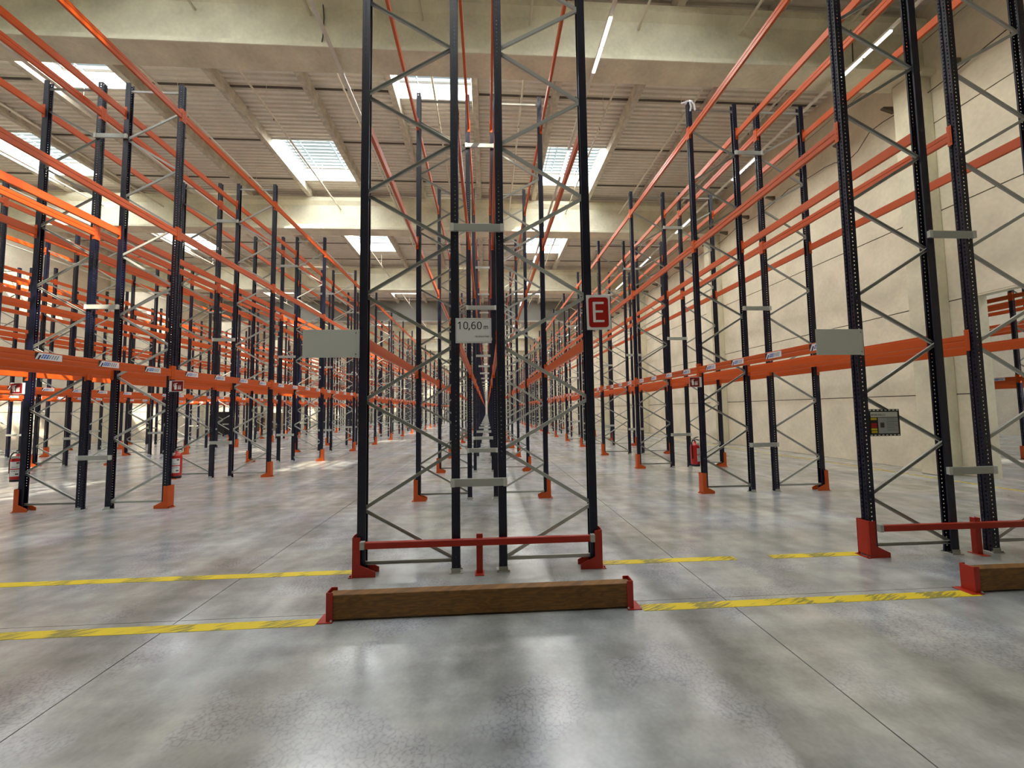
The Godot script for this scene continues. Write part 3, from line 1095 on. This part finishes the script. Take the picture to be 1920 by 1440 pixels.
func extinguisher_sign(pos: Vector3, s: float, label: String) -> void:
	var g := thing("extinguisher_sign", label, "sign", pos, "red extinguisher signs")
	part(g, "plate", box(0.265, 0.215, 0.003, 0.001), M.white)
	part(g, "field", box(0.210, 0.196, 0.002), mat(Color(0.50, 0.05, 0.06), 0.4), at(0.022 * s, 0, 0.0022))
	var st := new_st()
	var ox := 0.026 * s - 0.045
	add_box(st, Vector3(ox - 0.026, -0.08, 0.003), Vector3(ox + 0.026, 0.022, 0.005))
	add_box(st, Vector3(ox - 0.018, 0.022, 0.003), Vector3(ox + 0.018, 0.036, 0.005))
	add_box(st, Vector3(ox - 0.008, 0.036, 0.003), Vector3(ox + 0.008, 0.052, 0.005))
	extrude(st, PackedVector2Array([Vector2(ox - 0.02, 0.052), Vector2(ox + 0.03, 0.058), Vector2(ox + 0.04, 0.078), Vector2(ox - 0.02, 0.066)]), "z", 0.003, 0.005)
	extrude(st, PackedVector2Array([Vector2(ox - 0.02, 0.058), Vector2(ox - 0.02, 0.070), Vector2(ox - 0.045, 0.045), Vector2(ox - 0.045, -0.01), Vector2(ox - 0.037, -0.01), Vector2(ox - 0.037, 0.042)]), "z", 0.003, 0.005)
	for k in 3:
		var fx := ox + 0.062 + k * 0.026
		extrude(st, PackedVector2Array([Vector2(fx - 0.010, -0.075), Vector2(fx + 0.006, -0.08), Vector2(fx + 0.012, -0.05), Vector2(fx + 0.003, -0.02), Vector2(fx + 0.012, 0.03), Vector2(fx - 0.006, 0.0), Vector2(fx - 0.008, -0.03)]), "z", 0.003, 0.005)
	part(g, "pictogram", st.commit(), M.white, Transform3D(Basis.from_scale(Vector3(0.82, 0.82, 1.0)), Vector3(0.005 * s, 0, 0)))

# ---------------------------------------------------------------- extinguishers, brackets, stored goods
func extinguisher(pos: Vector3, label: String, turn := 0.0, arm := 0.0) -> void:
	var t := thing("fire_extinguisher", label, "extinguisher", pos, "red fire extinguishers on the rack uprights")
	t.rotation.y = turn
	part(t, "cylinder", lathe(PackedVector2Array([Vector2(0.0, 0.03), Vector2(0.08, 0.03), Vector2(0.092, 0.045), Vector2(0.095, 0.07), Vector2(0.095, 0.40), Vector2(0.088, 0.44), Vector2(0.066, 0.475), Vector2(0.034, 0.495), Vector2(0.026, 0.50), Vector2(0.026, 0.525), Vector2(0.0, 0.525)]), 24), M.ext_red)
	part(t, "foot_ring", lathe(PackedVector2Array([Vector2(0.078, 0.0), Vector2(0.090, 0.0), Vector2(0.092, 0.045), Vector2(0.080, 0.045)]), 24), M.black)
	part(t, "valve", lathe(PackedVector2Array([Vector2(0.0, 0.52), Vector2(0.02, 0.52), Vector2(0.02, 0.56), Vector2(0.012, 0.575), Vector2(0.0, 0.575)]), 12), M.bolt)
	var h := new_st()
	extrude(h, PackedVector2Array([Vector2(-0.03, 0.548), Vector2(0.055, 0.556), Vector2(0.105, 0.535), Vector2(0.108, 0.545), Vector2(0.056, 0.572), Vector2(-0.03, 0.566)]), "z", -0.011, 0.011)
	extrude(h, PackedVector2Array([Vector2(-0.02, 0.578), Vector2(0.05, 0.604), Vector2(0.10, 0.612), Vector2(0.10, 0.625), Vector2(0.045, 0.617), Vector2(-0.03, 0.592)]), "z", -0.011, 0.011)
	part(t, "handle", h.commit(), M.black)
	part(t, "hose", tube([Vector3(-0.02, 0.55, 0.0), Vector3(-0.07, 0.555, 0.01), Vector3(-0.105, 0.50, 0.02), Vector3(-0.112, 0.38, 0.03), Vector3(-0.108, 0.16, 0.03)], 0.011, 8), M.black)
	var lab := new_st()
	for b in [[0.255, 0.385], [0.105, 0.235]]:
		for k in 8:
			var a0 := 0.35 + k * 0.2
			var a1 := a0 + 0.2
			quad(lab, Vector3(cos(a1) * 0.0962, b[1], sin(a1) * 0.0962), Vector3(cos(a0) * 0.0962, b[1], sin(a0) * 0.0962), Vector3(cos(a0) * 0.0962, b[0], sin(a0) * 0.0962), Vector3(cos(a1) * 0.0962, b[0], sin(a1) * 0.0962))
	part(t, "paper_label", lab.commit(), M.white)
	var ink := new_st()
	for b in [[0.345, 0.372, 0.5, 0.9], [0.275, 0.285, 0.6, 1.6], [0.20, 0.212, 0.6, 1.7], [0.135, 0.16, 0.55, 1.0]]:
		for k in 4:
			var a0: float = b[2] + (b[3] - b[2]) * k / 4.0
			var a1: float = b[2] + (b[3] - b[2]) * (k + 1) / 4.0
			quad(ink, Vector3(cos(a1) * 0.0966, b[1], sin(a1) * 0.0966), Vector3(cos(a0) * 0.0966, b[1], sin(a0) * 0.0966), Vector3(cos(a0) * 0.0966, b[0], sin(a0) * 0.0966), Vector3(cos(a1) * 0.0966, b[0], sin(a1) * 0.0966))
	part(t, "label_print", ink.commit(), M.cable).set_meta("kind", "stuff")
	var hook := part(t, "wall_hook", box(0.03, 0.05, 0.05, 0.003), M.galv, at(0, 0.47, 0.07 if turn != 0.0 else 0.083))
	if arm != 0.0:
		part(hook, "arm", box(absf(arm), 0.04, 0.012, 0.002), M.galv, at(arm / 2.0, 0, 0.018))

func build_small_things() -> void:
	extinguisher(Vector3(-6.075, 0.545, -3.86), "red fire extinguisher hung on the E-side flank of the extinguisher rack")
	extinguisher(Vector3(4.555, 0.545, -3.86), "red fire extinguisher hung on the rack beside the cream wall", 0.3)
	extinguisher(Vector3(-9.02, 0.545, -3.86), "red fire extinguisher hung on the far flank of the extinguisher rack", 0.0, 0.29)
	# corbels along the cream wall and the cable that hangs between them
	var wedge := prism(PackedVector2Array([Vector2(0.0, -0.11), Vector2(0.0, 0.06), Vector2(-0.36, 0.045), Vector2(-0.36, 0.0)]), "z", -0.05, 0.05)
	var z := -1.0
	var nth := 0
	while z > -40.0:
		z -= 1.66
		if absf(fposmod(z - BEAM_Z0 + BEAM_PITCH / 2.0, BEAM_PITCH) - BEAM_PITCH / 2.0) < 0.35:
			continue
		var b := part(self, "wall_bracket", wedge, M.bracket, at(WALL_R, 10.45, z))
		tag(b, "small tapered bracket high on the cream wall, %s from the opening" % ORDINAL[nth], "bracket", "brackets high on the cream wall")
		nth += 1
	var pts := []
	for k in 60:
		var t := k / 59.0
		var zz := lerpf(1.0, -24.0, t)
		pts.append(Vector3(WALL_R - 0.12, 10.30 - 0.16 * absf(sin(zz * PI / 3.32)) - (0.45 * exp(-pow((zz + 7.3) / 0.5, 2.0))), zz))
	var cab := part(self, "hanging_cable", tube(pts, 0.013, 5), M.cable)
	tag(cab, "thin dark cable sagging between brackets on the cream wall", "cable")
	# cables down the girder faces
	for q in [[-3.9, "over the E rack aisle"], [10.0, "near the cream wall"]]:
		var c := part(self, "girder_cable", tube([Vector3(q[0], 12.1, BEAM_Z0 + 0.13), Vector3(q[0] + 0.04, 11.6, BEAM_Z0 + 0.13), Vector3(q[0] + 0.02, 11.1, BEAM_Z0 + 0.13), Vector3(q[0], 10.86, BEAM_Z0 + 0.16)], 0.014, 6), M.cable)
		tag(c, "dark cable down the first roof girder, " + q[1], "cable")
	# plastic film tied to an upright top
	for f in [[Vector3(4.653, RACK_H, -3.7), "white plastic film knotted on an upright top beside the cream wall"], [Vector3(-16.17, RACK_H, -18.5), "white plastic film knotted on an upright top of the middle row"]]:
		var st := new_st()
		for strip in [[Vector3(0.03, 0.02, 0.06), Vector3(0.10, -0.06, 0.06), Vector3(0.11, -0.2, 0.06)], [Vector3(-0.03, 0.02, 0.06), Vector3(-0.12, -0.02, 0.06), Vector3(-0.2, -0.05, 0.06)], [Vector3(-0.05, 0.02, -0.05), Vector3(0.0, 0.05, 0.03), Vector3(0.06, 0.01, 0.06)], [Vector3(0.0, 0.0, 0.06), Vector3(0.02, -0.12, 0.065), Vector3(0.0, -0.22, 0.06)]]:
			for k in 2:
				var a: Vector3 = strip[k]
				var b: Vector3 = strip[k + 1]
				var w := (b - a).cross(Vector3(0, 0, 1)).normalized() * 0.018
				quad(st, a + w, b + w, b - w, a - w)
				quad(st, a - w + Vector3(0, 0, 0.004), b - w + Vector3(0, 0, 0.004), b + w + Vector3(0, 0, 0.004), a + w + Vector3(0, 0, 0.004))
		var o := part(self, "plastic_film", st.commit(), M.plastic, Transform3D(Basis.IDENTITY, f[0]))
		tag(o, f[1], "plastic film")
	# goods at the end of the sunlit aisle
	for k in 4:
		var cr := thing("black_crate", "black plastic crate, %s from the floor in the stack along the sunlit wall" % ORDINAL[k], "crate", Vector3(-23.4, 0.002 + 0.5 * k, -33.0), "stacked black crates")
		part(cr, "box", box(1.15, 0.46, 1.1, 0.02), M.crate, at(0, 0.23, 0))
		part(cr, "rim", box(1.2, 0.04, 1.15, 0.01), M.crate, at(0, 0.478, 0))
	for sx in 3:
		for k in 13:
			var pl := thing("wooden_pallet", "pale wooden pallet, %s from the floor, %s stack beyond the black crates" % [ORDINAL[k], ORDINAL[sx]], "pallet", Vector3(-23.6, 0.001 + 0.1455 * k, -40.0 - 1.6 * sx), "stacked wooden pallets")
			var ps := new_st()
			for q in 5:
				add_box(ps, Vector3(-0.6, 0.122, -0.4 + q * 0.175), Vector3(0.6, 0.144, -0.3 + q * 0.175))
			for q in 3:
				add_box(ps, Vector3(-0.6 + q * 0.53, 0.022, -0.4), Vector3(-0.46 + q * 0.53, 0.122, 0.4))
				add_box(ps, Vector3(-0.6 + q * 0.53, 0.0, -0.4), Vector3(-0.46 + q * 0.53, 0.022, 0.4))
			if not cache.has("pallet"):
				cache["pallet"] = ps.commit()
			part(pl, "boards", cache["pallet"], M.pallet)
